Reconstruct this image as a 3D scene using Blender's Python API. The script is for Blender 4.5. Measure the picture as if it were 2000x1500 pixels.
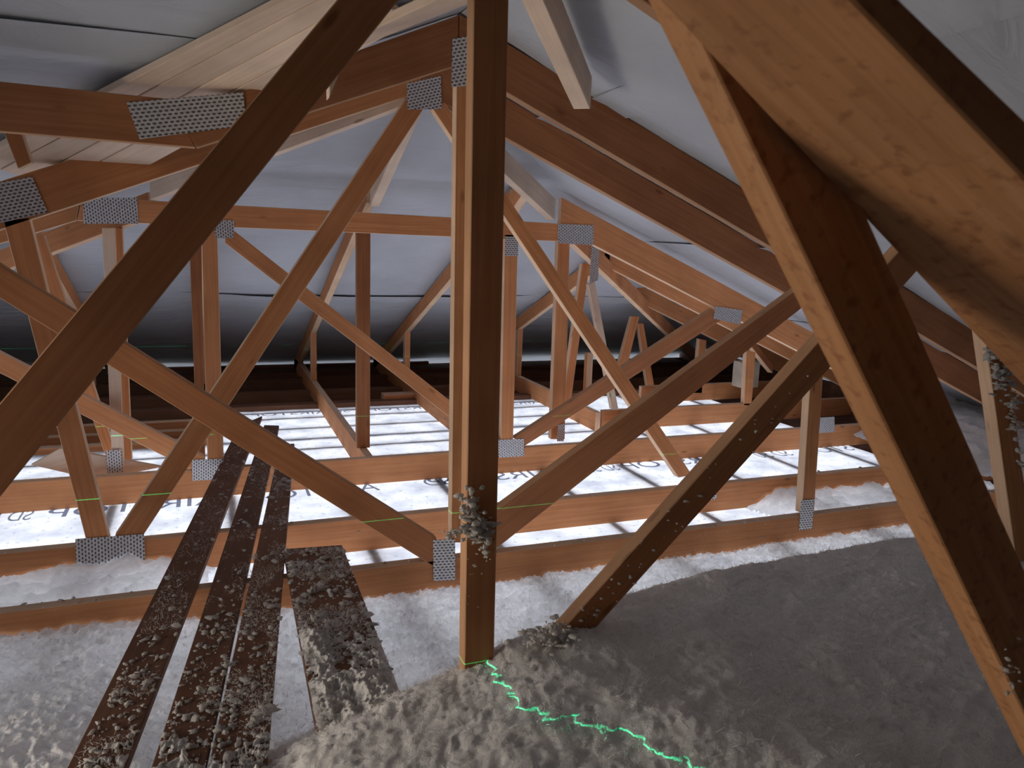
import bpy, math, random
import numpy as np
from mathutils import Vector, Matrix

# ------------------------------------------------------------------ camera
S = 1.4            # metres per eye height
F = 1500.0
def unit(v):
    v = np.array(v, float); return v/np.linalg.norm(v)
DN = unit((-300, 8100, 1500)); YD = unit((-600, -300, 1500)); XD = np.cross(DN, YD)
def wdir(v):       # camera axes (x right, y down, z forward) -> world
    v = np.array(v, float); return np.array([XD@v, YD@v, -DN@v])
for o in list(bpy.data.objects): bpy.data.objects.remove(o)
sc = bpy.context.scene
COL = sc.collection
cam = bpy.data.cameras.new('camera'); co = bpy.data.objects.new('camera', cam); COL.objects.link(co)
cam.sensor_width = 36; cam.lens = 27; cam.clip_start = 0.02
rx, up, bk = wdir((1, 0, 0)), wdir((0, -1, 0)), wdir((0, 0, -1))
co.matrix_world = Matrix(((rx[0], up[0], bk[0], 0), (rx[1], up[1], bk[1], 0), (rx[2], up[2], bk[2], S), (0, 0, 0, 1)))
cam.dof.use_dof = True; cam.dof.focus_distance = 3.4; cam.dof.aperture_fstop = 9
sc.camera = co

# ------------------------------------------------------------------ light
W = bpy.data.worlds.new('sky'); sc.world = W; W.use_nodes = True
W.node_tree.nodes['Background'].inputs[0].default_value = (.85, .92, 1, 1)
W.node_tree.nodes['Background'].inputs[1].default_value = .9
def area(name, loc, sx, sy, power, color, rot):
    l = bpy.data.lights.new(name, 'AREA'); l.shape = 'RECTANGLE'; l.size = sx*S; l.size_y = sy*S
    l.energy = power; l.color = color
    o = bpy.data.objects.new(name, l); COL.objects.link(o)
    o.location = Vector(loc)*S; o.rotation_euler = rot
    return o
# the lit rooms below the ceiling membrane
area('room_light', (1.0, 3.0, -1.5), 6.4, 4.0, 235, (.92, .935, 1), (math.pi, 0, 0))
# added warm lamp low on the left, out of view, for left-facing timber
work_lamp = area('work_lamp', (-1.15, 1.22, .30), .6, .5, 8, (1, .86, .70), (math.radians(105), 0, math.radians(-90)))
work_lamp.data.spread = math.radians(95)
# laser level: a horizontal sheet of green light 0.35 m above the ceiling
ll = bpy.data.lights.new('laser_level', 'POINT'); ll.shadow_soft_size = 0; ll.energy = 420; ll.color = (.01, 1, .40)
ll.use_nodes = True
nt = ll.node_tree; n = nt.nodes; L = nt.links
tc = n.new('ShaderNodeTexCoord'); sp = n.new('ShaderNodeSeparateXYZ'); L.new(tc.outputs['Normal'], sp.inputs[0])
ab = n.new('ShaderNodeMath'); ab.operation = 'ABSOLUTE'; L.new(sp.outputs[2], ab.inputs[0])
lt = n.new('ShaderNodeMath'); lt.operation = 'LESS_THAN'; L.new(ab.outputs[0], lt.inputs[0]); lt.inputs[1].default_value = .00055
L.new(lt.outputs[0], n['Emission'].inputs['Strength'])
lo = bpy.data.objects.new('laser_level', ll); COL.objects.link(lo); lo.location = Vector((-.75, .55, .25))*S

sc.view_settings.view_transform = 'Standard'; sc.view_settings.look = 'None'
sc.view_settings.exposure = 0.2; sc.view_settings.gamma = 1
sc.view_settings.use_curve_mapping = False

# ------------------------------------------------------------------ pixel -> place on a known plane (H units, eye height 1)
def ray(x, y): return wdir((x-1000, y-750, F))
def onY(x, y, d): r = ray(x, y); return np.array([0, 0, 1.])+r*(d/r[1])
def onX(x, y, d): r = ray(x, y); return np.array([0, 0, 1.])+r*(d/r[0])
def onZ(x, y, z): r = ray(x, y); return np.array([0, 0, 1.])+r*((z-1)/r[2])
def onL(x, y, c=1.30): r = ray(x, y); return np.array([0, 0, 1.])+r*((c-1)/(r[2]-.41*r[0]))     # left slope  z = c+.41x
def onR(x, y, c=1.68): r = ray(x, y); return np.array([0, 0, 1.])+r*((c-1)/(r[2]+.41*r[0]))     # right slope z = c-.41x

# ------------------------------------------------------------------ materials
rng = random.Random(5)
def new_mat(name):
    m = bpy.data.materials.new(name); m.use_nodes = True
    return m, m.node_tree.nodes, m.node_tree.links, m.node_tree.nodes['Principled BSDF']
def ramp(n, stops):
    r = n.new('ShaderNodeValToRGB'); e = r.color_ramp.elements
    while len(e) < len(stops): e.new(.5)
    for i, (p, c) in enumerate(stops): e[i].position = p; e[i].color = (*c, 1)
    return r
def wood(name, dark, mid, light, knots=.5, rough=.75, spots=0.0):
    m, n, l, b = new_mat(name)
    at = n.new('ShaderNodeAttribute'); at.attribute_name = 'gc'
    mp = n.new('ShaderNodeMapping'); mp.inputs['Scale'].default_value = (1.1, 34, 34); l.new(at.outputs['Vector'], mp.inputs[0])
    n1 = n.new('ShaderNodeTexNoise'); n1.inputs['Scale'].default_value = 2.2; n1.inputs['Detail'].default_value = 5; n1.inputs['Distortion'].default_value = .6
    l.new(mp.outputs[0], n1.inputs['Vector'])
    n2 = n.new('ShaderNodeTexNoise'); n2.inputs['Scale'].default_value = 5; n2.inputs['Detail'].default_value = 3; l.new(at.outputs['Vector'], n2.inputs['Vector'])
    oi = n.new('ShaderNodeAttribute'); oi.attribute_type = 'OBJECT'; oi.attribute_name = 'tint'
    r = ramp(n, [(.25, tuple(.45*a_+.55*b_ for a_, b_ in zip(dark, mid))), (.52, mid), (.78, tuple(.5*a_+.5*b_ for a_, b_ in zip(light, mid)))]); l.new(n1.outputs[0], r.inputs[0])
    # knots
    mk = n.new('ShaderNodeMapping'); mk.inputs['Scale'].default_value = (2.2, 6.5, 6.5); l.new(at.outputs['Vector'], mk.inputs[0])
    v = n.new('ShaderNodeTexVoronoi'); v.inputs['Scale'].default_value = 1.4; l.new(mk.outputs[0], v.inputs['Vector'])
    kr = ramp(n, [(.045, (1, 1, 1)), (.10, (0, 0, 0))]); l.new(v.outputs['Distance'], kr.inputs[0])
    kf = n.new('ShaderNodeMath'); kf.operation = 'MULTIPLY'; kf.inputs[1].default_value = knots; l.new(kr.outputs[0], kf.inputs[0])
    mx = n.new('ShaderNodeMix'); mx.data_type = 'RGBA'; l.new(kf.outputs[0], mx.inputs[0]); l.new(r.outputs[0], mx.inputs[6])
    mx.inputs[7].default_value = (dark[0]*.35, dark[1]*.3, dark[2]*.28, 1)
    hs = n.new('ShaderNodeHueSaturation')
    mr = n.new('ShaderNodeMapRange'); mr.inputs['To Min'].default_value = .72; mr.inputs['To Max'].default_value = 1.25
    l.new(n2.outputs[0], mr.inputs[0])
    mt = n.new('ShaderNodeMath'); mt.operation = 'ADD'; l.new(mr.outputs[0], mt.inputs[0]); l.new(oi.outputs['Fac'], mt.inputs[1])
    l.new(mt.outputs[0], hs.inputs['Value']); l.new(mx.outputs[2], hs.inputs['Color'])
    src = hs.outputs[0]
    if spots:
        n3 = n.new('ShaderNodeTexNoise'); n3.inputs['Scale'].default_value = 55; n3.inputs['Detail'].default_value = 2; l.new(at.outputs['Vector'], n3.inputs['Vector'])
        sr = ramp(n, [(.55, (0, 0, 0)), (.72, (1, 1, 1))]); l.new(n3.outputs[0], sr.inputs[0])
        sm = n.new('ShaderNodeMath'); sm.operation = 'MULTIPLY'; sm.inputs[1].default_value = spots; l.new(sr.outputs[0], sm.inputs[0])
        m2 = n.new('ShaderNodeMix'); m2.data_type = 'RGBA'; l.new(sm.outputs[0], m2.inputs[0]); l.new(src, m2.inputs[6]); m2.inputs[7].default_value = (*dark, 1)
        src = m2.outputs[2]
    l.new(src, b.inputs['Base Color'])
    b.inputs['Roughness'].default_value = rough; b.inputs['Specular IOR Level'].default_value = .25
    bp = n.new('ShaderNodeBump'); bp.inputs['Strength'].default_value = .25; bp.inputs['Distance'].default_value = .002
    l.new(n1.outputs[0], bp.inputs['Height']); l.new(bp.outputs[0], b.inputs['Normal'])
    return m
M = {}
M['pine'] = wood('pine', (.42, .16, .065), (.66, .285, .12), (.78, .41, .21))
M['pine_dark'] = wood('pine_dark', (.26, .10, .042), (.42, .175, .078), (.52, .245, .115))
M['edge'] = wood('pine_lit_edge', (.62, .38, .22), (.80, .56, .38), (.88, .66, .48), knots=.4)  # paler colour for narrow faces, standing in for light off the glowing floor
M['edge_dark'] = wood('pine_dark_lit_edge', (.34, .17, .085), (.48, .27, .15), (.56, .35, .21), knots=.4)  # same painted brightening for the narrow faces of dark pine
M['pine_pale'] = wood('pine_pale', (.62, .46, .34), (.76, .60, .47), (.84, .70, .58), knots=.6)
M['pine_rough'] = wood('pine_rough', (.30, .12, .05), (.52, .25, .11), (.64, .36, .19), spots=.7)
M['pine_board'] = wood('pine_board', (.13, .06, .035), (.20, .10, .06), (.26, .14, .09))
def plate_mat(swap):
    m, n, l, b = new_mat('galvanised_nail_plate' + ('_v' if swap else ''))
    at = n.new('ShaderNodeAttribute'); at.attribute_name = 'gc'
    s = n.new('ShaderNodeSeparateXYZ'); l.new(at.outputs['Vector'], s.inputs[0])
    def mth(op, a, bb=None, c=None):
        q = n.new('ShaderNodeMath'); q.operation = op
        for i, x in enumerate((a, bb, c)):
            if x is None: continue
            if isinstance(x, (int, float)): q.inputs[i].default_value = x
            else: l.new(x, q.inputs[i])
        return q.outputs[0]
    u, v = (s.outputs[1], s.outputs[0]) if swap else (s.outputs[0], s.outputs[1])
    U = mth('DIVIDE', u, .017); V = mth('DIVIDE', v, .0115)
    row = mth('FLOOR', V)
    U2 = mth('ADD', U, mth('MULTIPLY', mth('MODULO', row, 2.0), .5))
    fu = mth('ABSOLUTE', mth('SUBTRACT', mth('FRACT', U2), .5)); fv = mth('ABSOLUTE', mth('SUBTRACT', mth('FRACT', V), .5))
    d = mth('ADD', mth('POWER', mth('DIVIDE', fu, .34), 2.5), mth('POWER', mth('DIVIDE', fv, .26), 2.0))
    hole = mth('LESS_THAN', d, 1.0)
    ns = n.new('ShaderNodeTexNoise'); ns.inputs['Scale'].default_value = 60; l.new(at.outputs['Vector'], ns.inputs['Vector'])
    r = ramp(n, [(.3, (.60, .61, .64)), (.7, (.80, .81, .84))]); l.new(ns.outputs[0], r.inputs[0])
    mx = n.new('ShaderNodeMix'); mx.data_type = 'RGBA'; l.new(hole, mx.inputs[0]); l.new(r.outputs[0], mx.inputs[6]); mx.inputs[7].default_value = (.13, .10, .09, 1)
    l.new(mx.outputs[2], b.inputs['Base Color'])
    l.new(mth('MULTIPLY', mth('SUBTRACT', 1.0, hole), .25), b.inputs['Metallic'])
    b.inputs['Roughness'].default_value = .5
    bp = n.new('ShaderNodeBump'); bp.inputs['Strength'].default_value = .6; bp.inputs['Distance'].default_value = .002; bp.invert = True
    l.new(hole, bp.inputs['Height']); l.new(bp.outputs[0], b.inputs['Normal'])
    return m
M['plate'] = plate_mat(False); M['plate_v'] = plate_mat(True)
def underlay():
    m, n, l, b = new_mat('grey_roof_underlay')
    tc = n.new('ShaderNodeTexCoord')
    a = n.new('ShaderNodeTexNoise'); a.inputs['Scale'].default_value = 1.6; a.inputs['Detail'].default_value = 6; l.new(tc.outputs['Object'], a.inputs['Vector'])
    r = ramp(n, [(.3, (.42, .45, .50)), (.7, (.54, .575, .635))]); l.new(a.outputs[0], r.inputs[0]); l.new(r.outputs[0], b.inputs['Base Color'])
    mp = n.new('ShaderNodeMapping'); mp.inputs['Scale'].default_value = (1, 3, 3); l.new(tc.outputs['Object'], mp.inputs[0])
    w = n.new('ShaderNodeTexNoise'); w.inputs['Scale'].default_value = 3; w.inputs['Detail'].default_value = 4; w.inputs['Distortion'].default_value = 1; l.new(mp.outputs[0], w.inputs['Vector'])
    bp = n.new('ShaderNodeBump'); bp.inputs['Strength'].default_value = .5; bp.inputs['Distance'].default_value = .03; l.new(w.outputs[0], bp.inputs['Height'])
    l.new(bp.outputs[0], b.inputs['Normal']); b.inputs['Roughness'].default_value = .7
    return m
M['underlay'] = underlay()
def membrane():
    m, n, l, b = new_mat('white_ceiling_membrane')
    out = n['Material Output']
    tc = n.new('ShaderNodeTexCoord'); s = n.new('ShaderNodeSeparateXYZ'); l.new(tc.outputs['Object'], s.inputs[0])
    def mth(op, a, bb=None):
        q = n.new('ShaderNodeMath'); q.operation = op
        for i, x in enumerate((a, bb)):
            if x is None: continue
            if isinstance(x, (int, float)): q.inputs[i].default_value = x
            else: l.new(x, q.inputs[i])
        return q.outputs[0]
    # small printed plus marks
    def cell(o, p, off=0.): return mth('ABSOLUTE', mth('SUBTRACT', mth('FRACT', mth('ADD', mth('DIVIDE', o, p), off)), .5))
    fx = cell(s.outputs[0], .115); fy = cell(s.outputs[1], .125)
    pl = mth('MAXIMUM', mth('MULTIPLY', mth('LESS_THAN', fx, .015), mth('LESS_THAN', fy, .10)),
             mth('MULTIPLY', mth('LESS_THAN', fy, .015), mth('LESS_THAN', fx, .10)))
    ns = n.new('ShaderNodeTexNoise'); ns.inputs['Scale'].default_value = 6; ns.inputs['Detail'].default_value = 5; l.new(tc.outputs['Object'], ns.inputs['Vector'])
    r = ramp(n, [(.30, (.50, .52, .58)), (.62, (.82, .83, .87))]); l.new(ns.outputs[0], r.inputs[0])
    mx = n.new('ShaderNodeMix'); mx.data_type = 'RGBA'; l.new(mth('MULTIPLY', pl, .6), mx.inputs[0]); l.new(r.outputs[0], mx.inputs[6]); mx.inputs[7].default_value = (.25, .27, .35, 1)
    sp = n.new('ShaderNodeTexNoise'); sp.inputs['Scale'].default_value = 38; sp.inputs['Detail'].default_value = 2; l.new(tc.outputs['Object'], sp.inputs['Vector'])
    sr = ramp(n, [(.62, (0, 0, 0)), (.68, (.6, .6, .6))]); l.new(sp.outputs[0], sr.inputs[0])
    m3 = n.new('ShaderNodeMix'); m3.data_type = 'RGBA'; l.new(sr.outputs[0], m3.inputs[0]); l.new(mx.outputs[2], m3.inputs[6]); m3.inputs[7].default_value = (.45, .45, .47, 1)
    bp = n.new('ShaderNodeBump'); bp.inputs['Strength'].default_value = .5; bp.inputs['Distance'].default_value = .01; l.new(ns.outputs[0], bp.inputs['Height'])
    d = n.new('ShaderNodeBsdfDiffuse'); t = n.new('ShaderNodeBsdfTranslucent'); a = n.new('ShaderNodeMixShader'); a.inputs[0].default_value = .62
    for q in (d, t): l.new(m3.outputs[2], q.inputs['Color']); l.new(bp.outputs[0], q.inputs['Normal'])
    l.new(d.outputs[0], a.inputs[1]); l.new(t.outputs[0], a.inputs[2]); l.new(a.outputs[0], out.inputs[0])
    n.remove(b)
    return m
M['membrane'] = membrane()
def fluff(name, use_thin, col=(.93, .91, .89)):
    m, n, l, b = new_mat(name); out = n['Material Output']
    tc = n.new('ShaderNodeTexCoord')
    ns = n.new('ShaderNodeTexNoise'); ns.inputs['Scale'].default_value = 55; ns.inputs['Detail'].default_value = 6; ns.inputs['Roughness'].default_value = .7; l.new(tc.outputs['Object'], ns.inputs['Vector'])
    r = ramp(n, [(.3, tuple(c*.86 for c in col)), (.7, col)]); l.new(ns.outputs[0], r.inputs[0])
    bp = n.new('ShaderNodeBump'); bp.inputs['Strength'].default_value = .8; bp.inputs['Distance'].default_value = .008; l.new(ns.outputs[0], bp.inputs['Height'])
    d = n.new('ShaderNodeBsdfDiffuse'); t = n.new('ShaderNodeBsdfTranslucent'); a = n.new('ShaderNodeMixShader')
    for q in (d, t): l.new(r.outputs[0], q.inputs['Color']); l.new(bp.outputs[0], q.inputs['Normal'])
    if use_thin:
        at = n.new('ShaderNodeAttribute'); at.attribute_name = 'thin'; l.new(at.outputs['Fac'], a.inputs[0])
    else: a.inputs[0].default_value = .5
    l.new(d.outputs[0], a.inputs[1]); l.new(t.outputs[0], a.inputs[2]); l.new(a.outputs[0], out.inputs[0]); n.remove(b)
    return m
M['fluff'] = fluff('blown_insulation', True); M['tuft'] = fluff('insulation_tuft', False, (.93, .90, .87))
def plain(name, c, rough=.8, noise=.2):
    m, n, l, b = new_mat(name)
    tc = n.new('ShaderNodeTexCoord'); a = n.new('ShaderNodeTexNoise'); a.inputs['Scale'].default_value = 7; a.inputs['Detail'].default_value = 5; l.new(tc.outputs['Object'], a.inputs['Vector'])
    r = ramp(n, [(.3, tuple(x*(1-noise) for x in c)), (.7, tuple(x*(1+noise) for x in c))]); l.new(a.outputs[0], r.inputs[0]); l.new(r.outputs[0], b.inputs['Base Color'])
    b.inputs['Roughness'].default_value = rough
    return m
M['light_block'] = plain('roof_light_block', (.05, .05, .05)); M['wallboard'] = plain('brown_wall_board', (.20, .10, .065), noise=.35)
M['print'] = plain('grey_print', (.36, .38, .45)); mp_, n_, l_, b_ = new_mat('grey_ink')
t1_ = n_.new('ShaderNodeBsdfTranslucent'); t1_.inputs[0].default_value = (.30, .32, .40, 1); d1_ = n_.new('ShaderNodeBsdfDiffuse'); d1_.inputs[0].default_value = (.25, .27, .34, 1)
x_ = n_.new('ShaderNodeMixShader'); x_.inputs[0].default_value = .6; l_.new(d1_.outputs[0], x_.inputs[1]); l_.new(t1_.outputs[0], x_.inputs[2]); l_.new(x_.outputs[0], n_['Material Output'].inputs[0]); n_.remove(b_)
M['print'] = mp_
M['white'] = plain('pale_block', (.72, .66, .55)); M['batten'] = plain('ceiling_batten', (.30, .18, .12))

# ------------------------------------------------------------------ mesh helpers (all coordinates in eye heights)
def mesh_obj(name, verts, faces, mat, parent=None, gc=None, smooth=False):
    me = bpy.data.meshes.new(name)
    v = np.asarray(verts, float)*S
    me.from_pydata(v.tolist(), [], faces); me.update()
    if gc is not None:
        a = me.attributes.new('gc', 'FLOAT_VECTOR', 'POINT'); a.data.foreach_set('vector', np.asarray(gc, np.float32).ravel())
    me.materials.append(mat)
    if smooth: me.polygons.foreach_set('use_smooth', [True]*len(me.polygons))
    o = bpy.data.objects.new(name, me); COL.objects.link(o)
    if parent:
        o.parent = parent; o.matrix_parent_inverse = parent.matrix_world.inverted() if False else Matrix.Translation(-parent.location)
    return o
def tag(o, label=None, cat=None, group=None, kind=None):
    for k, x in (('label', label), ('category', cat), ('group', group), ('kind', kind)):
        if x: o[k] = x
    return o
def thing(name, loc, label, cat, group=None):
    o = bpy.data.objects.new(name, None); COL.objects.link(o); o.location = Vector(loc)*S; o.empty_display_size = .1
    return tag(o, label, cat, group)
BF = [(0, 1, 2, 3), (7, 6, 5, 4), (0, 4, 5, 1), (1, 5, 6, 2), (2, 6, 7, 3), (3, 7, 4, 0)]
def hexa(name, c8, mat, parent=None, bevel=True, tint=None, label=None, edges=True):
    """c8: four corners of one broad face, then the four matching corners of the opposite face; 0->1 runs along the grain"""
    c = np.array(c8, float)
    ctr = c.mean(0)
    nrm = np.cross(c[1]-c[0], c[3]-c[0])
    if nrm@(c[0]-c[4]) < 0: c = c[[3, 2, 1, 0, 7, 6, 5, 4]]
    ax = unit((c[1]+c[2]-c[0]-c[3])); az = unit(np.cross(ax, c[3]-c[0])); ay = np.cross(az, ax)
    off = np.array([rng.uniform(0, 50) for _ in range(3)])
    loc = (c-ctr)*S
    gc = np.stack([loc@ax, loc@ay, loc@az], 1)+off
    o = mesh_obj(name, c, BF, mat, parent, gc)
    o['tint'] = tint if tint is not None else rng.uniform(-.17, .17)
    if bevel:
        b = o.modifiers.new('edge', 'BEVEL'); b.width = .0022; b.segments = 1; b.limit_method = 'NONE'
    if mat in (M['pine'], M['pine_dark']) and edges:
        me = o.data; me.materials.append(M['edge'] if mat is M['pine'] else M['edge_dark'])
        for i_ in (2, 3, 4, 5): me.polygons[i_].material_index = 1  # narrow faces take the edge colour with light painted in
    if label: o['label'] = label
    return o
T = .033
def slabY(name, quad, d, mat='pine', parent=None, t=T, **k):
    """timber whose front face is the given outline on the plane Y=d; quad: a0,a1 one long edge, b1,b0 the other"""
    f = [onY(x, y, d) for x, y in quad]
    return hexa(name, f+[p+np.array([0, t, 0]) for p in f], M[mat], parent, **k)
def slabYw(name, quad, d, mat='pine', parent=None, t=T, **k):
    f = [np.array([x, d, z]) for x, z in quad]
    return hexa(name, f+[p+np.array([0, t, 0]) for p in f], M[mat], parent, **k)
def bar(name, P, Q, w, h, mat='pine', parent=None, upv=(0, 0, 1), **k):
    """bar from P to Q (bottom centre line), w wide, h deep, upv the direction of depth"""
    P, Q = np.array(P, float), np.array(Q, float); a = unit(Q-P); s = unit(np.cross(a, upv)); u = np.array(upv, float) if abs(a[2]) < .99 else unit(np.cross(s, a))
    c = [P-s*w/2, Q-s*w/2, Q-s*w/2+u*h, P-s*w/2+u*h]
    return hexa(name, c+[p+s*w for p in c], M[mat], parent, **k)
def plate(quad, d, parent, v=False, t=.0015):
    f = [onY(x, y, d-.0028) for x, y in quad]
    c = np.array(f+[p+np.array([0, t, 0]) for p in f])
    ax = unit(c[1]-c[0]); az = np.array([0, 1., 0]); ay = unit(np.cross(az, ax)); loc = (c-c[0])*S
    if np.cross(c[1]-c[0], c[3]-c[0])[1] > 0: c = c[[3, 2, 1, 0, 7, 6, 5, 4]]; loc = loc[[3, 2, 1, 0, 7, 6, 5, 4]]
    gc = np.stack([loc@ax, loc@ay, loc@az], 1)+10.0
    o = mesh_obj('nail_plate', c, BF, M['plate_v' if v else 'plate'], parent, gc)
    return o

# ------------------------------------------------------------------ the shell: roof underlay, light-blocking sheets, walls, ceiling membrane
nr = np.random.RandomState(3)
def lattice(n=128): return nr.rand(n, n)
LATS = [lattice() for _ in range(6)]
def vnoise(x, y, k=0):
    g = LATS[k % 6]; n = g.shape[0]
    xi = np.floor(x).astype(int); yi = np.floor(y).astype(int); fx = x-xi; fy = y-yi
    fx = fx*fx*(3-2*fx); fy = fy*fy*(3-2*fy)
    a = g[xi % n, yi % n]; b = g[(xi+1) % n, yi % n]; c = g[xi % n, (yi+1) % n]; d = g[(xi+1) % n, (yi+1) % n]
    return (a*(1-fx)+b*fx)*(1-fy)+(c*(1-fx)+d*fx)*fy
def fbm(x, y, o=4, k=0):
    s = 0; a = .5
    for i in range(o): s = s+a*vnoise(x*2**i+7.3*i, y*2**i-3.1*i, k+i); a *= .5
    return s
def billow(x, y, o=4, k=0):
    s = 0; a = .5
    for i in range(o): s = s+a*(1-np.abs(2*vnoise(x*2**i+17.3*i, y*2**i+5.1*i, k+i)-1)); a *= .55
    return s
def grid_mesh(name, P, mat, smooth=True, keep=None, attr=None):
    ny, nx = P.shape[:2]
    v = P.reshape(-1, 3)
    idx = np.arange(nx*ny).reshape(ny, nx)
    f = np.stack([idx[:-1, :-1], idx[:-1, 1:], idx[1:, 1:], idx[1:, :-1]], -1).reshape(-1, 4)
    if keep is not None:
        k = keep.reshape(-1); f = f[k[f].all(1)]
    me = bpy.data.meshes.new(name)
    me.vertices.add(len(v)); me.vertices.foreach_set('co', (v*S).astype(np.float32).ravel())
    me.loops.add(f.size); me.loops.foreach_set('vertex_index', f.astype(np.int32).ravel())
    me.polygons.add(len(f)); me.polygons.foreach_set('loop_start', np.arange(0, f.size, 4, dtype=np.int32)); me.polygons.foreach_set('loop_total', np.full(len(f), 4, np.int32))
    me.update(calc_edges=True)
    me.polygons.foreach_set('use_smooth', [smooth]*len(f))
    if attr is not None:
        a = me.attributes.new(attr[0], 'FLOAT', 'POINT'); a.data.foreach_set('value', attr[1].astype(np.float32).ravel())
    me.materials.append(mat)
    o = bpy.data.objects.new(name, me); COL.objects.link(o)
    return o
def roof_strip(P00, P01, P10, P11, name, na=90, nb=26, sag=.012, seed=0, droop=0.):
    """bilinear sheet with soft sag; row 0 is the lower edge"""
    u = np.linspace(0, 1, na)[None, :, None]; w = np.linspace(0, 1, nb)[:, None, None]
    P = (np.array(P00)*(1-u)+np.array(P01)*u)*(1-w)+(np.array(P10)*(1-u)+np.array(P11)*u)*w
    L1 = np.linalg.norm(np.array(P01)-np.array(P00)); L2 = np.linalg.norm(np.array(P10)-np.array(P00))
    U = u[..., 0]*L1+0*w[..., 0]; V = w[..., 0]*L2+0*u[..., 0]
    s = fbm(U*1.7+seed*9.7, V*2.1+seed*3.3, 3, seed)
    s2 = fbm(U*2.5+seed*5, V*9+seed, 3, seed+1)
    P = P.copy(); P[..., 2] -= sag*(s*1.6-.3)+.004*s2
    if droop:
        e = np.exp(-(L2-V)/.07)*(.4+1.3*vnoise(U*1.1+seed*4.1, V*0, seed)**1.5); P[..., 2] -= droop*e
    o = grid_mesh(name, P, M['underlay']); tag(o, kind='structure'); return o
def zR(x): return 1.80-.41*x
def zL(x): return 1.30+.41*x
def zH(y): return 2.475-.41*y
def zW(y): return 2.16-.41*y
# hip end (slopes down away from the camera), three lapped strips
for i, (y0, y1) in enumerate([(6.3, 4.37), (4.50, 3.47), (3.60, 2.2)]):
    xa0, xb0 = 2.87-y0, y0-1.63; xa1, xb1 = 2.87-y1, y1-1.63
    dz = .0
    roof_strip((xa0, y0, zH(y0)-dz), (xb0, y0, zH(y0)-dz), (xa1, y1, zH(y1)+.012), (xb1, y1, zH(y1)+.012), 'ceiling', seed=i, droop=.0 if i == 2 else .020, na=160, nb=60)
# right slope: strips along Y, bounded by the hip line Y = x+1.63
for i, (x0, x1) in enumerate([(4.2, 2.77), (2.88, 1.88), (1.99, .98), (1.09, .61)]):
    roof_strip((x0, -2.6, zR(x0)), (x0, x0+1.63, zR(x0)), (x1, -2.6, zR(x1)+.01), (x1, x1+1.63, zR(x1)+.01), 'ceiling', seed=i+4, droop=.013 if i < 3 else 0, na=160, nb=50)
# left slope, bounded by the hip line and by the valley Y = 1.95-x
for i, (x0, x1) in enumerate([(-3.0, -1.2), (-1.24, -.3), (-.34, .61)]):
    roof_strip((x0, 2.10-x0-.03, zL(x0)), (x0, 2.87-x0, zL(x0)), (x1, 2.10-x1-.03, zL(x1)+.01), (x1, 2.87-x1, zL(x1)+.01), 'ceiling', seed=i+8, na=60)
# wing roof over the left side (rises towards the camera up to its ridge), bounded by the valley x = 1.95-y
for i, (y0, y1) in enumerate([(5.4, 2.80), (2.9, 1.84), (1.94, 1.34)]):
    roof_strip((-3.6, y0, zW(y0)), (2.12-y0, y0, zW(y0)), (-3.6, y1, zW(y1)+.01), (2.12-y1, y1, zW(y1)+.01), 'ceiling', seed=i+11, droop=.032 if i < 2 else 0, na=120, nb=60)
roof_strip((-3.6, -2.6, zW(1.37)-.1), (.62, -2.6, zW(1.37)-.1), (-3.6, 1.37, zW(1.37)), (.62, 1.37, zW(1.37)), 'ceiling', seed=14, na=60).data.materials[0] = M['light_block']  # unseen rear slope, made dark to cut light bounced onto the near timber
# unseen dark sheets added above the underlay to block sky light
def sheet(name, pts, mat):
    n_ = len(pts); return tag(mesh_obj(name, pts, [tuple(range(n_))], M[mat]), kind='structure')
e = .07
sheet('ceiling', [(.61, 2.24, zR(.61)+e), (.61, -2.8, zR(.61)+e), (4.5, -2.8, zR(4.5)+e), (4.5, 6.15, zR(4.5)+e)], 'light_block')
sheet('ceiling', [(.61, 2.24, zH(2.24)+e), (4.67, 6.3, zH(6.3)+e), (-3.43, 6.3, zH(6.3)+e)], 'light_block')
sheet('ceiling', [(.61, 2.24, zL(.61)+e), (.61, 1.3, zL(.61)+e), (-3.6, 5.5, zL(-3.6)+e), (-3.6, 6.5, zL(-3.6)+e)], 'light_block')
sheet('ceiling', [(.7, 1.37, zW(1.37)+e), (-3.8, 1.37, zW(1.37)+e), (-3.8, 5.6, zW(5.6)+e), (-3.5, 5.6, zW(5.6)+e)], 'light_block')
sheet('ceiling', [(.7, 1.37, zW(1.37)+e), (-3.8, 1.37, zW(1.37)+e), (-3.8, -2.8, zW(1.37)-.0), (.7, -2.8, zW(1.37)-.0)], 'light_block')
def box(name, lo, hi, mat, parent=None, bevel=False, **k):
    (x0, y0, z0), (x1, y1, z1) = lo, hi
    c = [(x0, y0, z0), (x1, y0, z0), (x1, y0, z1), (x0, y0, z1), (x0, y1, z0), (x1, y1, z0), (x1, y1, z1), (x0, y1, z1)]
    return hexa(name, c, M[mat], parent, bevel=bevel, **k)
ztop = zH(5.86)
for nm, lo, hi in [('wall_far', (-3.5, 5.84, -.35), (1.62, 5.88, ztop-.032)), ('wall_far', (1.62, 5.84, -.35), (4.1, 5.88, ztop-.052)), ('wall_right', (4.0, -2.8, -.35), (4.06, 5.9, zR(4.03)-.03)),
                   ('wall_left', (-3.42, -2.8, -.35), (-3.36, 5.9, .3)), ('wall_back', (-3.7, -.8, -.35), (4.3, -.74, 1.9))]:  # unseen back wall, set close behind the camera to cut bounce light
    tag(box(nm, lo, hi, 'wallboard'), kind='structure')
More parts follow.
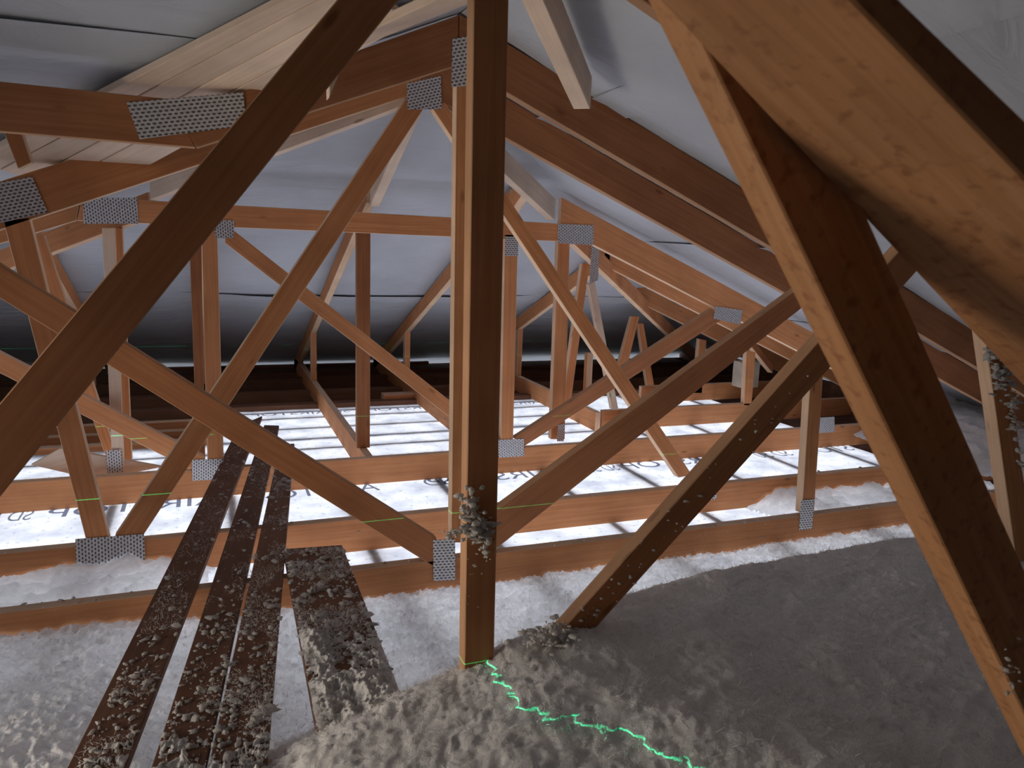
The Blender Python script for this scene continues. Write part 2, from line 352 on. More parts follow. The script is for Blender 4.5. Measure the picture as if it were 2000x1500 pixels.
# ledger boards and bare joists on the unlined strip of floor by the far wall
tag(box('floor', (-3.5, 4.47, -.06), (4.1, 5.9, -.04), 'wallboard'), kind='structure')
tag(box('floor', (3.15, -2.8, -.06), (4.1, 4.47, -.04), 'wallboard'), kind='structure')
tag(box('floor', (-3.4, 3.75, -.06), (.0, 4.47, -.04), 'wallboard'), kind='structure')
for i, (ya, yb, z) in enumerate([(4.49, 4.56, .028), (4.86, 4.93, .03), (5.3, 5.37, .035), (5.62, 5.84, .02)]):
    tag(box('trim_%d' % (i+1), (-3.3, ya, -.04), (3.9, yb, z), 'pine_board', bevel=True), kind='structure')
tag(box('trim_5', (.98, 4.54, .0), (1.24, 4.62, .055), 'pine', bevel=True), kind='structure')
for i, ya in enumerate([3.86, 4.06, 4.27]):
    tag(box('trim_%d' % (i+6), (-3.3, ya, -.04), (.02, ya+.05, .012), 'pine', bevel=True), kind='structure')
# ceiling membrane: wrinkled translucent sheet
def mem(name, x0, x1, y0, y1, nx, ny, seed):
    X, Y = np.meshgrid(np.linspace(x0, x1, nx), np.linspace(y0, y1, ny))
    Z = .004*fbm(X*4+seed, Y*4, 4, seed)+.0025*billow(X*9+Y*3, Y*11-X*4, 3, seed+2)-.004
    return tag(grid_mesh(name, np.stack([X, Y, Z], -1), M['membrane']), kind='structure')
floor1 = mem('floor', -2.6, 3.15, -.2, 3.8, 500, 340, 1)
floor2 = mem('floor', .0, 3.15, 3.78, 4.5, 260, 70, 2)
tag(box('floor', (-3.4, -2.8, -.06), (4.1, -.18, -.04), 'wallboard'), kind='structure')
tag(box('floor', (-3.4, -.18, -.06), (-2.6, 4.47, -.04), 'wallboard'), kind='structure')
# battens under the membrane
k = 20
def batten(lo, hi):
    global k
    tag(box('trim_%d' % k, lo, hi, 'batten'), kind='structure'); k += 1
for x in (-2.05, -1.6, -1.17, -.74, -.345, .06, .47, .88, 1.355, 1.755, 2.18, 2.565, 2.99):
    batten((x-.018, -.2, -.034), (x+.018, 3.02 if x < 2.1 else 4.5, -.009))
for y in (3.21, 3.41, 3.62, 3.81, 4.03, 4.27, 4.42):
    batten((-1.2 if y < 3.75 else 0, y-.014, -.034), (2.1, y+.014, -.009))
# mirrored print on the membrane (it is printed on the room side)
def printed(txt, x_right, y, size, width, parent):
    cu = bpy.data.curves.new('printed_lettering', 'FONT'); cu.body = txt; cu.size = 1
    to = bpy.data.objects.new('tmp', cu); COL.objects.link(to)
    dg = bpy.context.evaluated_depsgraph_get(); me = bpy.data.meshes.new_from_object(to.evaluated_get(dg))
    bpy.data.objects.remove(to)
    n_ = len(me.vertices); a = np.zeros(n_*3, np.float32); me.vertices.foreach_get('co', a); a = a.reshape(-1, 3)
    w = a[:, 0].max()-a[:, 0].min()
    b = np.zeros_like(a); b[:, 0] = -(a[:, 0]-a[:, 0].min())/w*width*S+x_right*S; b[:, 1] = a[:, 1]/.7*size*S+y*S; b[:, 2] = .0065*S
    me.vertices.foreach_set('co', b.ravel()); me.flip_normals(); me.update()
    me.materials.clear(); me.materials.append(M['print'])
    o = bpy.data.objects.new('printed_lettering', me); COL.objects.link(o); o.parent = parent
    return o
for xr, w, t in [(1.41, .58, 'AIRSTOP'), (1.715, .155, 'SD 50'), (2.33, .58, 'AIRSTOP'), (2.70, .2, 'SD 50'), (3.1, .3, 'STOP'), (.03, .575, 'AIRSTOP'), (-.59, .155, 'SD 50'), (.62, .41, 'AIRSTO'), (.93, .12, 'SD')]:
    printed(t, xr, 2.915, .10, w, floor1)
for xr, w, t in [(.62, .42, 'AIRSTOP'), (1.27, .42, 'AIRSTOP'), (.74, .1, 'SD'), (1.95, .42, 'AIRSTOP')]:
    printed(t, xr, 4.33, .075, w, floor2)
for xr in (1.18, 1.9, 2.6): printed('SD 50', xr, 2.15, .05, .12, floor1)

# ------------------------------------------------------------------ roof trusses
CH = .116
def chord(parent, d, x0, x1, mat='pine', z0=0.006, z1=CH):
    return slabYw('bottom_chord', [(x0, z0), (x1, z0), (x1, z1), (x0, z1)], d, mat, parent)
# foreground truss at the right edge
t = thing('roof_truss', (.5, .45, .3), 'nearest roof truss at the right edge, a thick leaning web with dark front face', 'roof truss')
slabY('web', [(1260, -152), (2120, 1644), (2420, 1970), (1448, -90)][:2]+[(2330, 1850), (1466, -90)], .45, 'pine_rough', t, t=.034)
fb = [onY(x, y, .335) for x, y in [(1340, -335), (2330, 690), (2300, 520), (1420, -330)]]
def on_plane(x, y, p0, nn): r = ray(x, y); o = np.array([0, 0, 1.]); return o+r*((nn@(p0-o))/(nn@r))
q0 = onY(1552, 282, .446); pn = np.cross(fb[1]-fb[0], q0-fb[0])
bb = [on_plane(1060, -238, fb[0], pn), on_plane(2330, 1105, fb[0], pn)]; bb += [bb[1]+fb[2]-fb[1], bb[0]+fb[3]-fb[0]]
board = hexa('sloping_board', fb+bb, M['pine_rough'])
tag(board, 'broad rough orange board sloping down across the upper right corner', 'board')
# truss with the big centre post
t0 = thing('roof_truss', (.45, 1.2, .1), 'roof truss with the thick dark centre post and the biggest dark diagonals', 'roof truss')
chord(t0, 1.2, -.9, 3.6)
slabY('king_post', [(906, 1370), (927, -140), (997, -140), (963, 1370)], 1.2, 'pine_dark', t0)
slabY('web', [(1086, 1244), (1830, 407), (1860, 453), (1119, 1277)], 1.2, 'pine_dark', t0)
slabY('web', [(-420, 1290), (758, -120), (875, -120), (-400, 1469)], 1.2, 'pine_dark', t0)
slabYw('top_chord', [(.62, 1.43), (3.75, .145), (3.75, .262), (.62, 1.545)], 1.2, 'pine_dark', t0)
slabY('outer_web', [(1922, 640), (1988, 1120), (2024, 1120), (1958, 620)], 1.2, 'pine', t0)
# second truss
t1 = thing('roof_truss', (.6, 1.95, .06), 'roof truss behind the centre post, its left chord kinked under a long nail plate', 'roof truss')
chord(t1, 1.95, -2.6, 3.8)
slabY('king_post', [(881, 1060), (892, 100), (940, 100), (926, 1060)], 1.95, 'pine', t1)
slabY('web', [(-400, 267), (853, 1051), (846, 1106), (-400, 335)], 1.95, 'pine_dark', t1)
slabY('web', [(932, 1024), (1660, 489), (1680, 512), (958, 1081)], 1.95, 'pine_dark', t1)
slabY('post', [(1583, 735), (1566, 1003), (1590, 1003), (1608, 735)], 1.95, 'pine', t1)
slabYw('top_chord', [(.605, 1.432), (3.72, .155), (3.72, .272), (.605, 1.549)], 1.95, 'pine_dark', t1)
slabYw('top_chord', [(-.01, 1.184), (.603, 1.430), (.603, 1.547), (-.055, 1.25)], 1.95, 'pine_dark', t1)
slabYw('top_chord', [(-2.2, 1.205), (-.014, 1.184), (-.059, 1.284), (-2.2, 1.305)], 1.95, 'pine_dark', t1, label='level dark left chord of the truss')
plate([(247, 200), (475, 180), (481, 245), (273, 272)], 1.95, t1)
plate([(884, 76), (940, 66), (940, 166), (882, 170)], 1.95, t1)
plate([(846, 1055), (889, 1053), (889, 1133), (847, 1135)], 1.95, t1)
plate([(1565, 977), (1590, 975), (1586, 1033), (1561, 1036)], 1.95, t1)
# third truss
t2 = thing('roof_truss', (.6, 2.33, .06), 'roof truss whose webs meet in a V on the bright nail plate at lower left', 'roof truss')
chord(t2, 2.33, -2.6, 3.8)
slabY('web', [(6, 430), (168, 1055), (214, 1055), (57, 425)], 2.33, 'pine', t2)
slabY('web', [(224, 1048), (795, 190), (828, 212), (281, 1044)], 2.33, 'pine', t2)
slabY('web', [(845, 213), (1325, 933), (1352, 928), (868, 198)], 2.33, 'pine', t2)
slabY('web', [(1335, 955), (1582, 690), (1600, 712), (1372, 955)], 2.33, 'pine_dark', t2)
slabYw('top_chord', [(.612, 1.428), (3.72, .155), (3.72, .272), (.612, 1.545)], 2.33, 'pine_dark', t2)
slabYw('top_chord', [(-2.6, .125), (.610, 1.426), (.610, 1.543), (-2.6, .242)], 2.33, 'pine', t2)
plate([(-20, 360), (63, 345), (93, 415), (-20, 440)], 2.33, t2)
plate([(795, 163), (861, 148), (863, 213), (796, 214)], 2.33, t2)
plate([(147, 1053), (281, 1043), (284, 1097), (149, 1110)], 2.33, t2, v=True)
plate([(1372, 957), (1401, 954), (1399, 975), (1370, 978)], 2.33, t2)
# hip girder with level top chord
t3 = thing('hip_girder_truss', (.6, 3.0, .06), 'flat-topped girder truss with a level top chord at the foot of the grey hip', 'roof truss')
chord(t3, 3.0, -2.6, 3.7)
slabY('top_chord', [(150, 431), (1100, 472), (1100, 437), (160, 384)], 3.0, 'pine', t3, label='level top chord')
slabY('top_chord', [(-300, 568), (148, 431), (158, 384), (-300, 515)], 3.0, 'pine', t3)
slabYw('top_chord', [(1.395, 1.065), (3.6, .16), (3.6, .285), (1.395, 1.19)], 3.0, 'pine', t3)
slabY('web', [(393, 440), (405, 897), (437, 897), (424, 440)], 3.0, 'pine', t3)
slabY('web', [(440, 437), (985, 866), (968, 884), (440, 475)], 3.0, 'pine', t3)
slabY('web', [(986, 458), (978, 872), (1002, 872), (1012, 458)], 3.0, 'pine', t3)
slabY('web', [(1004, 856), (1392, 603), (1407, 627), (1025, 871)], 3.0, 'pine_dark', t3)
slabY('web', [(-250, 561), (402, 893), (371, 917), (-250, 602)], 3.0, 'pine', t3)
plate([(162, 387), (268, 386), (270, 437), (163, 437)], 3.0, t3, v=True)
plate([(420, 430), (457, 430), (457, 465), (420, 465)], 3.0, t3, v=True)
plate([(1090, 437), (1159, 440), (1159, 479), (1090, 475)], 3.0, t3, v=True)
plate([(987, 462), (1012, 462), (1012, 500), (987, 500)], 3.0, t3)
plate([(973, 859), (1023, 857), (1024, 891), (974, 894)], 3.0, t3, v=True)
plate([(375, 898), (436, 896), (437, 936), (376, 939)], 3.0, t3, v=True)
plate([(1398, 598), (1450, 606), (1446, 634), (1393, 622)], 3.0, t3, v=True)
plate([(1598, 816), (1630, 814), (1630, 844), (1598, 846)], 3.0, t3, v=True)

# jack trusses of the hip end, each in its own X plane
def bX(name, X, a, b, h, w=T, mat='pine', parent=None, **k):
    return bar(name, (X, a[0], a[1]), (X, b[0], b[1]), w, h, mat, parent, **k)
def jack(X, label, y0=3.04, post=4.8, tall=None, ridge_to=None, rafter_end=5.82, chord_on=True):
    r = thing('jack_truss', (X, 4.4, .05), label, 'roof truss', 'jack trusses of the hip end')
    zb = lambda y: 2.375-.41*y
    bX('top_chord', X, (y0, zb(y0)), (rafter_end, zb(rafter_end)), .085, parent=r)
    if chord_on: bX('bottom_chord', X, (y0, .004), (5.82, .004), .105, parent=r)
    z1 = .11
    c = [(X-T/2, post, z1), (X-T/2, post, zb(post)), (X+T/2, post, zb(post)), (X+T/2, post, z1)]
    hexa('post', c+[(x, y+.055, z if z == z1 else z-.022) for x, y, z in c], M['pine'], r)
    if tall:
        c = [(X-.028, tall, z1), (X-.028, tall, zb(tall)), (X+.028, tall, zb(tall)), (X+.028, tall, z1)]
        hexa('post', c+[(x, y+.033, z) for x, y, z in c], M['pine_dark'], r)
    return r
jack(.60, 'jack truss left of the centre post, with a tall slim post at its near end', tall=3.18)
jack(1.19, 'jack truss whose floor chord runs in behind the centre post')
jack(1.95, 'jack truss of the hip end right of the centre post, above the mirrored print', post=4.75, y0=3.6)
jack(-.02, 'jack truss of the hip end behind the twin brown posts', y0=3.1, chord_on=False)
jl = jack(-.62, 'jack truss of the hip end at far left behind the V of webs', y0=3.5, chord_on=False)
# extra posts at the left part of the hip girder
def single(name, quads, d, mat, label, cat='post', t=T):
    o = slabY(name, quads, d, mat, None, t=t); return tag(o, label, cat)
pale_post = single('post', [(199, 445), (219, 908), (242, 908), (224, 445)], 3.06, 'pine_pale', 'pale upright post behind the left end of the girder truss', t=.03)
single('post', [(224, 445), (242, 906), (258, 906), (239, 445)], 3.14, 'pine', 'reddish upright post hard against the pale post at left')
single('post', [(369, 450), (385, 900), (401, 900), (393, 450)], 3.14, 'pine_dark', 'brown upright post just left of the twin web of the girder truss')
single('brace', [(55, 460), (206, 890), (228, 890), (86, 460)], 3.22, 'pine', 'slanting brown brace behind the left web of the V', 'brace')
single('floor_joist', [(60, 908), (118, 876), (318, 912), (190, 938)], 3.07, 'pine_pale', 'pale board lying low behind the girder chord at left', 'joist', t=.02)
pl = plate([(207, 880), (236, 878), (240, 922), (210, 925)], 3.055, pale_post, v=True)

# hip rafters
def hb(name, P, Q, h, label, w=.035, mat='pine', cat='rafter', group=None):
    return tag(bar(name, P, Q, w, h, mat), label, cat, group)
hb('hip_rafter', onY(850, 222, 2.42), onY(1076, 430, 2.97), .085, 'hip rafter running from the ridge down to the right end of the level chord', mat='pine_pale')
hb('hip_rafter', onY(795, 207, 2.42), onY(300, 391, 2.97), .085, 'hip rafter running from the ridge down to the left end of the level chord', mat='pine_pale')
hb('hip_rafter', (1.44, 3.08, 1.035), (3.85, 5.49, .07), .085, 'lower hip rafter falling away to the far right corner')
hb('hip_rafter', (-.17, 3.06, 1.04), (-2.6, 5.49, .07), .085, 'lower hip rafter falling away to the far left corner')
hb('jack_rafter', (.60, 2.36, 1.365), (.60, 2.96, 1.112), .085, 'short pale jack rafter between ridge and level chord, left of the posts', mat='pine_pale')
hb('jack_rafter', (1.16, 2.82, 1.18), (1.16, 2.97, 1.10), .075, 'stub rafter under the right hip rafter')
# brace piece under the right slope
hb('brace', (.868, 1.775, 1.325), (.565, 1.40, 1.449), .075, 'pale-edged timber hanging at the top right of the centre post', w=.042, mat='pine_pale', cat='brace')
hb('brace', onY(640, 195, 1.5), onY(745, -60, 1.5), .03, 'light timber end peeping out beside the big left diagonal', w=.035, mat='pine_pale', cat='brace')
tag(slabY('brace', [(6, 255), (35, 330), (62, 318), (42, 258)], 2.16, 'pine', None), 'short slanting timber above the left nail plate under the flat chord', 'brace')

# hip corner: diagonal girder and side jack trusses
g = thing('diagonal_truss', (1.9, 3.5, .06), 'diagonal truss running from the girder to the far right corner', 'roof truss')
bar('bottom_chord', (1.60, 3.06, .004), (3.7, 5.2, .004), T, .10, 'pine', g)
bar('post', onY(1153, 700, 4.0)*np.array([1, 1, 0])+np.array([0, 0, .1]), onY(1153, 690, 4.0), .04, .035, 'pine', g, upv=(0, 1, 0))
slabY('web', [(1090, 470), (1076, 858), (1103, 858), (1113, 470)], 3.14, 'pine', g)
slabY('web', [(1137, 515), (1098, 800), (1113, 800), (1152, 515)], 3.45, 'pine', g)
slabY('web', [(1150, 556), (1196, 800), (1208, 800), (1162, 550)], 3.38, 'pine_pale', g, label='pale knotty web')
slabY('web', [(1234, 618), (1206, 720), (1224, 720), (1249, 618)], 4.5, 'pine', g)
slabY('web', [(1246, 632), (1265, 760), (1279, 760), (1257, 632)], 4.5, 'pine', g)
plate([(1155, 482), (1171, 480), (1168, 548), (1152, 552)], 3.3, g, v=True)
plate([(1090, 830), (1103, 828), (1101, 862), (1088, 862)], 3.12, g)
for d, x0, q, lab in [(3.6, 1.98, [(1458, 684), (1453, 792), (1468, 792), (1476, 688)], 'side truss behind the girder at right, with a short pale-edged post'),
                      (4.2, 2.58, [(1366, 662), (1356, 768), (1371, 768), (1380, 665)], 'farther side truss at right with the small post near the eaves')]:
    s_ = thing('side_truss', (x0+.5, d, .06), lab, 'roof truss')
    chord(s_, d, x0, 3.75)
    zz = lambda x: 1.69-.41*x
    slabYw('top_chord', [(x0-.08, zz(x0-.08)), (3.75, zz(3.75)), (3.75, zz(3.75)+.112), (x0-.08, zz(x0-.08)+.112)], d, 'pine', s_)
    slabY('post', q, d, 'pine', s_)
hb('brace', onY(1457, 670, 3.72), onY(1504, 728, 3.95), .05, 'short light-edged brace under the right eaves', cat='brace')
tag(box('packing_block', (3.28, 4.1, .10), (3.42, 4.2, .27), 'white', bevel=True), 'pale square block by the right eaves behind the short post', 'block')

# valley planks, on the left slope
pk = [[(-20, 299), (642, -42), (690, -37), (0, 331)], [(1, 333), (692, -36), (724, -12), (60, 348)], [(62, 350), (726, -11), (760, 14), (130, 350)], [(132, 351), (762, 15), (800, 46), (250, 346)]]
labs = ['topmost pale valley plank, its edge against the grey underlay', 'second pale valley plank from the top, with a dark knot', 'third pale valley plank from the top', 'lowest of the four pale valley planks at left']
def onW(x, y, c=2.122): r = ray(x, y); return np.array([0, 0, 1.])+r*((c-1)/(r[2]+.41*r[1]))
def plank(q, lab):
    # extend the upper end beyond the frame along its own direction
    p = [onW(*q[0]), onW(*q[1]), onW(*q[2]), onW(*q[3])]
    tag(hexa('valley_plank', p+[v+np.array([0, 0, .016]) for v in p], M['pine_pale']), lab, 'plank', 'pale planks under the valley')
for q, l_ in zip(pk, labs): plank(q, l_)
p = [onL(660, 90, 1.25), onL(930, -35, 1.25), onL(930, 2, 1.25), onL(715, 86, 1.25)]
tag(hexa('valley_plank', p+[v+np.array([0, 0, .018]) for v in p], M['pine_pale']), 'pale plank near the ridge just left of the centre post', 'plank')

# loose boards lying on the chords
def loose(q, z, lab, mat='pine_board', th=.018):
    p = [onZ(x, y, z+th) for x, y in q]
    o = tag(hexa('loose_board', p+[v-np.array([0, 0, th]) for v in p], M[mat]), lab, 'board', 'loose boards lying across the chords'); return o
zb = CH+.002
loose([(60, 1640), (466, 832), (512, 812), (190, 1640)], zb, 'leftmost of the loose boards lying across the chords, greyer than the rest')
loose([(262, 1600), (516, 830), (545, 831), (378, 1600)], zb, 'middle loose board across the chords, its far end showing above the dark web', 'pine_board')
loose([(384, 1600), (547, 868), (575, 866), (512, 1600)], zb, 'third loose board, tight beside the middle one')
loose([(553, 1072), (668, 1064), (845, 1560), (650, 1560)][::1] if False else [(650, 1600), (553, 1072), (668, 1064), (880, 1600)], zb, 'short wide board covered in insulation clumps, right of the three long boards')

# ------------------------------------------------------------------ blown insulation
def sstep(a, b, x): t_ = np.clip((x-a)/(b-a), 0, 1); return t_*t_*(3-2*t_)
def thick_edge(x):
    return np.interp(x, [-3, -.3, -.03, .06, .30, .45, .60, .77, 1.2, 2, 3], [.95, 1.0, 1.02, 1.24, 1.30, 1.31, 1.33, 1.41, 1.47, 1.52, 1.6])
def base_h(x, y):
    e_ = thick_edge(x)+.08*(fbm(x*3, y*3, 3, 2)-.45)
    m_ = sstep(.10, -.12, y-e_)
    d_ = ((x-.51)*.25+(y-1.075)*.16)/.3      # signed distance from the line where the laser grazes the pile
    pile = .255+np.clip(d_*.30, -.10, .015)
    thin = .030+.035*sstep(1.92, 1.3, y)
    thin = thin+.03*sstep(.05, -.3, x)
    return m_, thin*(1-m_)+pile*m_
def fluff_patch(name, x0, x1, y0, y1, step, fn, label):
    nx, ny = int((x1-x0)/step), int((y1-y0)/step)
    X, Y = np.meshgrid(np.linspace(x0, x1, nx), np.linspace(y0, y1, ny))
    Z, thin, keep = fn(X, Y)
    dx = .010*(fbm(X*30, Y*30, 3, 3)-.45); dy = .010*(fbm(X*30+50, Y*30, 3, 4)-.45)
    o = grid_mesh(name, np.stack([X+dx, Y+dy, Z], -1), M['fluff'], keep=keep, attr=('thin', thin))
    return tag(o, label, 'insulation', kind='stuff')
def main_fn(X, Y):
    m_, h = base_h(X, Y)
    big = fbm(X*5, Y*5, 3, 1)-.45
    cur = billow(X*14+3*big, Y*14, 4, 2)-.55
    curd = billow(X*48+2*big, Y*48, 3, 0)-.5
    fine = billow(X*110+3*cur, Y*110, 2, 5)-.5
    Z = h+m_*(.045*big+.012*cur+.009*curd+.006*fine)+(1-m_)*(.014*big+.016*cur+.022*curd+.013*fine)
    Z = np.maximum(Z, .004)
    t_ = .84*np.exp(-np.maximum(Z-.035, 0)/.045)*(1-.98*m_)
    t_ = np.clip(t_*(.72+.9*curd+.5*fine), 0, .92)
    return Z, t_, np.ones_like(Z, bool)
fluff_patch('loose_insulation', -1.5, 3.1, 1.15, 1.945, .0038, main_fn, 'white blown insulation in the front bay, glowing where thin, between the first two chords')
fluff_patch('loose_insulation', -1.5, 3.1, .50, 1.156, .0055, main_fn, 'deep dark grey blown insulation in the foreground, crossed by the green laser')
def far_fn(X, Y):
    Z, t_, k_ = main_fn(X, Y); return Z, t_, k_
def coarse(X, Y):
    Z, t_, k_ = main_fn(X, Y)
    return np.where(Y < .3, Z-.0, Z), t_, (X < -1.48) | (X > 3.08) | (Y < .52)
fluff_patch('loose_insulation', -2.6, 4.0, -1.6, 1.9, .02, coarse, 'deep insulation lying under and behind the viewer')
def right_fn(X, Y):
    big = fbm(X*5, Y*5, 3, 1)-.45; cur = billow(X*14, Y*14, 4, 2)-.55
    Z = .05+.18*sstep(3.0, 3.5, X)+.05*big+.035*cur
    return Z, .5*np.exp(-np.maximum(Z-.04, 0)/.05), np.ones_like(Z, bool)
fluff_patch('loose_insulation', 3.1, 3.9, 1.9, 2.95, .011, right_fn, 'insulation drifted against the right eaves')
def bay_fn(side):
    def fn(X, Y):
        big = fbm(X*6, Y*6, 3, 1)-.45; cur = billow(X*16, Y*16, 4, 2)-.55; c2 = billow(X*36, Y*36, 3, 0)-.5
        a = sstep(1.86, 2.1, X) if side > 0 else sstep(.10, -.22, X)
        Z = -.03+a*.085+.05*big+.035*cur+.014*c2
        return Z, .85*np.exp(-np.maximum(Z-.03, 0)/.05), Z > .004
    return fn
fluff_patch('loose_insulation', 1.8, 3.1, 1.99, 2.325, .0065, bay_fn(1), 'small bright drift of insulation in the second bay at right')
fluff_patch('loose_insulation', -1.5, .16, 1.99, 2.325, .0065, bay_fn(-1), 'bright drift of insulation in the second bay at left')

# fine loose fibres standing out of the insulation
def fibres(name, pts, lens, label):
    n_ = len(pts); d = nr.randn(n_, 3); d[:, 2] = np.abs(d[:, 2])*.8+.15; d /= np.linalg.norm(d, axis=1)[:, None]
    sd = np.cross(d, nr.randn(n_, 3)); sd /= np.linalg.norm(sd, axis=1)[:, None]
    w = (lens*.055)[:, None]; l_ = lens[:, None]; bend = nr.randn(n_, 3)*.35*l_
    V = np.stack([pts-sd*w, pts+sd*w, pts+d*l_*.55+bend*.5+sd*w*.8, pts+d*l_*.55+bend*.5-sd*w*.8, pts+d*l_+bend*1.3], 1).reshape(-1, 3)
    i = np.arange(n_)*5
    me = bpy.data.meshes.new(name)
    f = np.stack([i, i+1, i+2, i, i+2, i+3, i+3, i+2, i+4], 1).reshape(-1)
    me.vertices.add(len(V)); me.vertices.foreach_set('co', (V*S).astype(np.float32).ravel())
    me.loops.add(len(f)); me.loops.foreach_set('vertex_index', f.astype(np.int32))
    me.polygons.add(len(f)//3); me.polygons.foreach_set('loop_start', np.arange(0, len(f), 3, dtype=np.int32)); me.polygons.foreach_set('loop_total', np.full(len(f)//3, 3, np.int32))
    me.update(calc_edges=True); me.materials.append(M['tuft'])
    o = bpy.data.objects.new(name, me); COL.objects.link(o); return tag(o, label, 'insulation', kind='stuff')
def fibre_pts(n_, x0, x1, y0, y1):
    x = nr.uniform(x0, x1, n_*3); y = nr.uniform(y0, y1, n_*3)
    k_ = nr.rand(n_*3) < (y0/np.maximum(y, y0))**2; x, y = x[k_][:n_], y[k_][:n_]
    z, t_, _ = main_fn(x[None], y[None]); return np.stack([x, y, z[0]-.001], 1)
p_ = fibre_pts(90000, -.2, 2.3, .62, 1.45); fibres('insulation_fibres', p_, .004+.010*nr.rand(len(p_))**2, 'fine loose fibres on the deep foreground insulation')
p_ = fibre_pts(60000, -.9, 2.9, 1.2, 1.94); fibres('insulation_fibres', p_, .003+.009*nr.rand(len(p_))**2, 'fine loose fibres on the thin glowing insulation')

# tufts clinging to boards and timbers: many small fuzzy lumps, one mesh per place
def ico(sub):
    import bmesh
    bm = bmesh.new(); bmesh.ops.create_icosphere(bm, subdivisions=sub, radius=1)
    v = np.array([x.co[:] for x in bm.verts]); f = [[q.index for q in p_.verts] for p_ in bm.faces]; bm.free(); return v, np.array(f)
ICO = {1: ico(1), 2: ico(2), 3: ico(3)}
def tufts(name, spots, label):
    V, Fc = [], []; off = 0
    for (c, r) in spots:
        IV, IF = ICO[1 if r < .0035 else 2 if r < .009 else 3]
        ph = nr.rand(3)*20
        nn = np.sin(IV@np.array([5, 3, 4])*1.3+ph[0])+np.sin(IV@np.array([-4, 6, 2])*1.1+ph[1])+np.sin(IV@np.array([2, -5, 7])*1.7+ph[2])
        v = IV*(1+.22*nn+.22*np.sin(IV@np.array([13, -9, 11])+ph[1])*np.sin(IV@np.array([-8, 14, 10])+ph[2]))[:, None]*r*np.array([1, 1, .6])*(.7+.6*nr.rand(3))
        a = nr.rand()*6.28; v = v*(.6+1.0*nr.rand(3)**2); R = np.array([[math.cos(a), -math.sin(a), 0], [math.sin(a), math.cos(a), 0], [0, 0, 1]])
        V.append(v@R.T+np.array(c)); Fc.append(IF+off); off += len(IV)
    V = np.concatenate(V); Fc = np.concatenate(Fc)
    return tag(mesh_obj(name, V, Fc.tolist(), M['tuft'], smooth=True), label, 'insulation', kind='stuff')
def scatter_quad(q, z, n_, rmin, rmax, dens=None):
    out = []
    P = [onZ(x, y, z) for x, y in q]
    while len(out) < n_:
        u, w = nr.rand(), nr.rand(); p_ = (P[0]*(1-u)+P[1]*u)*(1-w)+(P[3]*(1-u)+P[2]*u)*w
        if dens and nr.rand() > dens(u, w, p_): continue
        r = rmin+(rmax-rmin)*nr.rand()**2.5
        out.append((p_+np.array([0, 0, r*.3]), r))
    return out
zt = zb+.018
def board_fluff(q, z, amp, thr, y_full, y_none, label, seed):
    P = [onZ(x, y, z) for x, y in q]; na, nb = 620, 70
    u = np.linspace(0, 1, na)[:, None, None]; w = np.linspace(-.0, 1.0, nb)[None, :, None]
    B = (P[0]*(1-u)+P[1]*u)*(1-w)+(P[3]*(1-u)+P[2]*u)*w
    X, Y = B[..., 0], B[..., 1]
    cov = sstep(y_none, y_full, Y)
    ed = np.clip(np.minimum(w, 1-w)[..., 0]/.16, 0, 1)**.6+0*X
    n1 = fbm(X*7+seed, Y*7, 3, seed); n2 = billow(X*30+seed, Y*30, 3, seed+1); n3 = billow(X*95, Y*95+seed, 3, seed+2)
    h = amp*(n1*.9+.45*n2+.30*n3-thr-(1-cov)*.55)
    Z = z+h*ed
    jx = .006*(fbm(X*60, Y*60, 2, 3)-.4)
    tag(grid_mesh('insulation_cover', np.stack([X+jx, Y+jx, np.maximum(Z, z-.003)], -1), M['fluff'], keep=h > -.001, attr=('thin', .12+0*X)), label, 'insulation', kind='stuff')
b1 = [(118, 1560), (466, 836), (511, 816), (217, 1560)]; b2 = [(282, 1560), (516, 836), (545, 836), (388, 1560)]
b3 = [(392, 1560), (547, 871), (575, 869), (518, 1560)]; b4 = [(650, 1585), (554, 1075), (668, 1067), (874, 1585)]
board_fluff(b1, zt, .050, .86, 1.05, 1.9, 'ragged insulation cover on the leftmost loose board', 1)
board_fluff(b2, zt, .055, .83, 1.05, 1.75, 'ragged insulation cover on the middle loose board', 2)
board_fluff(b3, zt, .065, .72, 1.15, 1.75, 'ragged insulation cover on the third loose board', 3)
board_fluff(b4, zt, .075, .62, 1.3, 2.3, 'thick grey insulation cover on the short wide board', 4)
pp = []
for q_, n_ in ((b1, 5000), (b2, 6000), (b3, 9000), (b4, 26000)):
    P = [onZ(x, y, zt) for x, y in q_]; u = nr.rand(n_, 1)**(.6 if q_ is not b4 else 1)*-1+1; w = nr.rand(n_, 1)
    if q_ is b4: u = nr.rand(n_, 1)
    B = (P[0]*(1-u)+P[1]*u)*(1-w)+(P[3]*(1-u)+P[2]*u)*w
    kp = fbm(B[:, 0]*12, B[:, 1]*12, 3, 2) > .42; B = B[kp]; B[:, 2] += .016*nr.rand(len(B))*np.clip(2.0-B[:, 1], 0, 1); pp.append(B)
pp = np.concatenate(pp); fibres('insulation_fibres', pp, .003+.008*nr.rand(len(pp))**2, 'fine fibres scattered on the four loose boards')
near = lambda u, w, p_: .10+.9*sstep(1.9, 1.3, p_[1])
tufts('insulation_tufts', scatter_quad(b1, zt, 420, .0015, .0075, near), 'insulation clumps scattered on the leftmost loose board')
tufts('insulation_tufts', scatter_quad(b2, zt, 420, .0015, .008, near), 'insulation clumps scattered on the middle loose board')
tufts('insulation_tufts', scatter_quad(b3, zt, 500, .0015, .009, near), 'insulation clumps scattered on the third loose board')
tufts('insulation_tufts', scatter_quad(b4, zt, 700, .0015, .010), 'insulation clumps along the short wide board')
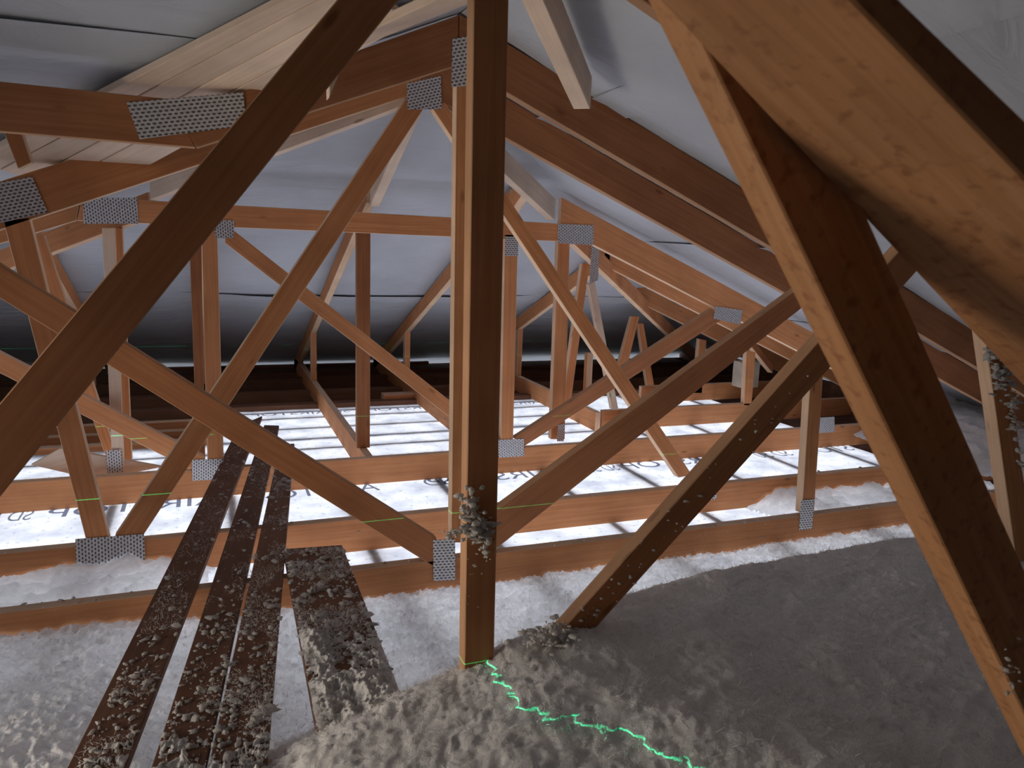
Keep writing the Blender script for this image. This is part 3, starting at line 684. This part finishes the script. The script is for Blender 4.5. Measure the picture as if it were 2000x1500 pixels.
def cluster(cx, cy, d, n_, sp, r0, r1, ysp=.01):
    out = []
    for _ in range(n_):
        p_ = onY(cx+nr.randn()*sp[0], cy+nr.randn()*sp[1], d-.004-abs(nr.randn())*ysp); out.append((p_, r0+(r1-r0)*nr.rand()**2))
    return out
sp_ = cluster(915, 985, 1.2, 60, (10, 18), .002, .008)+cluster(935, 1035, 1.2, 90, (14, 14), .002, .009)+cluster(948, 1060, 1.2, 30, (5, 18), .002, .006)+cluster(895, 1040, 1.2, 25, (12, 5), .002, .006)+cluster(920, 1110, 1.2, 18, (14, 40), .001, .003)
tufts('insulation_tufts', sp_, 'white tuft of insulation snagged on the centre post')
sp_ = []
for u in nr.rand(90): 
    w = nr.rand(); a = np.array([1086, 1244])*(1-u)+np.array([1560, 712])*u; b_ = np.array([1119, 1277])*(1-u)+np.array([1595, 745])*u; q_ = a*(1-w)+b_*w
    if nr.rand() < (1-u)**1.5+.12: sp_.append((onY(q_[0], q_[1], 1.197), .0015+.003*nr.rand()))
sp_ += cluster(1085, 1248, 1.2, 260, (26, 16), .002, .007, .03)
tufts('insulation_tufts', sp_, 'insulation flecks clinging to the big right diagonal and heaped at its foot')
sp_ = []
for d, n_ in ((1.95, 260), (2.33, 120)):
    for _ in range(n_):
        x = nr.uniform(-1.2, 2.9)
        if nr.rand() < .55: sp_.append(((x, d+nr.rand()*T, CH+.001), .0015+.005*nr.rand()**3))
        else: sp_.append(((x, d-.001, nr.uniform(.02, .11)), .0012+.0035*nr.rand()**3))
tufts('insulation_tufts', sp_, 'small insulation flecks stuck along the front chords')
sp_ = cluster(1955, 720, 1.2, 60, (12, 30), .004, .012)+cluster(1975, 790, 1.2, 40, (8, 30), .004, .010)+cluster(1995, 900, 1.2, 15, (5, 20), .003, .007)
tufts('insulation_tufts', sp_, 'insulation caught on the outer web at the right edge')
sp_ = cluster(1968, 1310, .45, 22, (12, 25), .001, .0035, .002)
tufts('insulation_tufts', sp_, 'little tufts on the dark face of the nearest web')
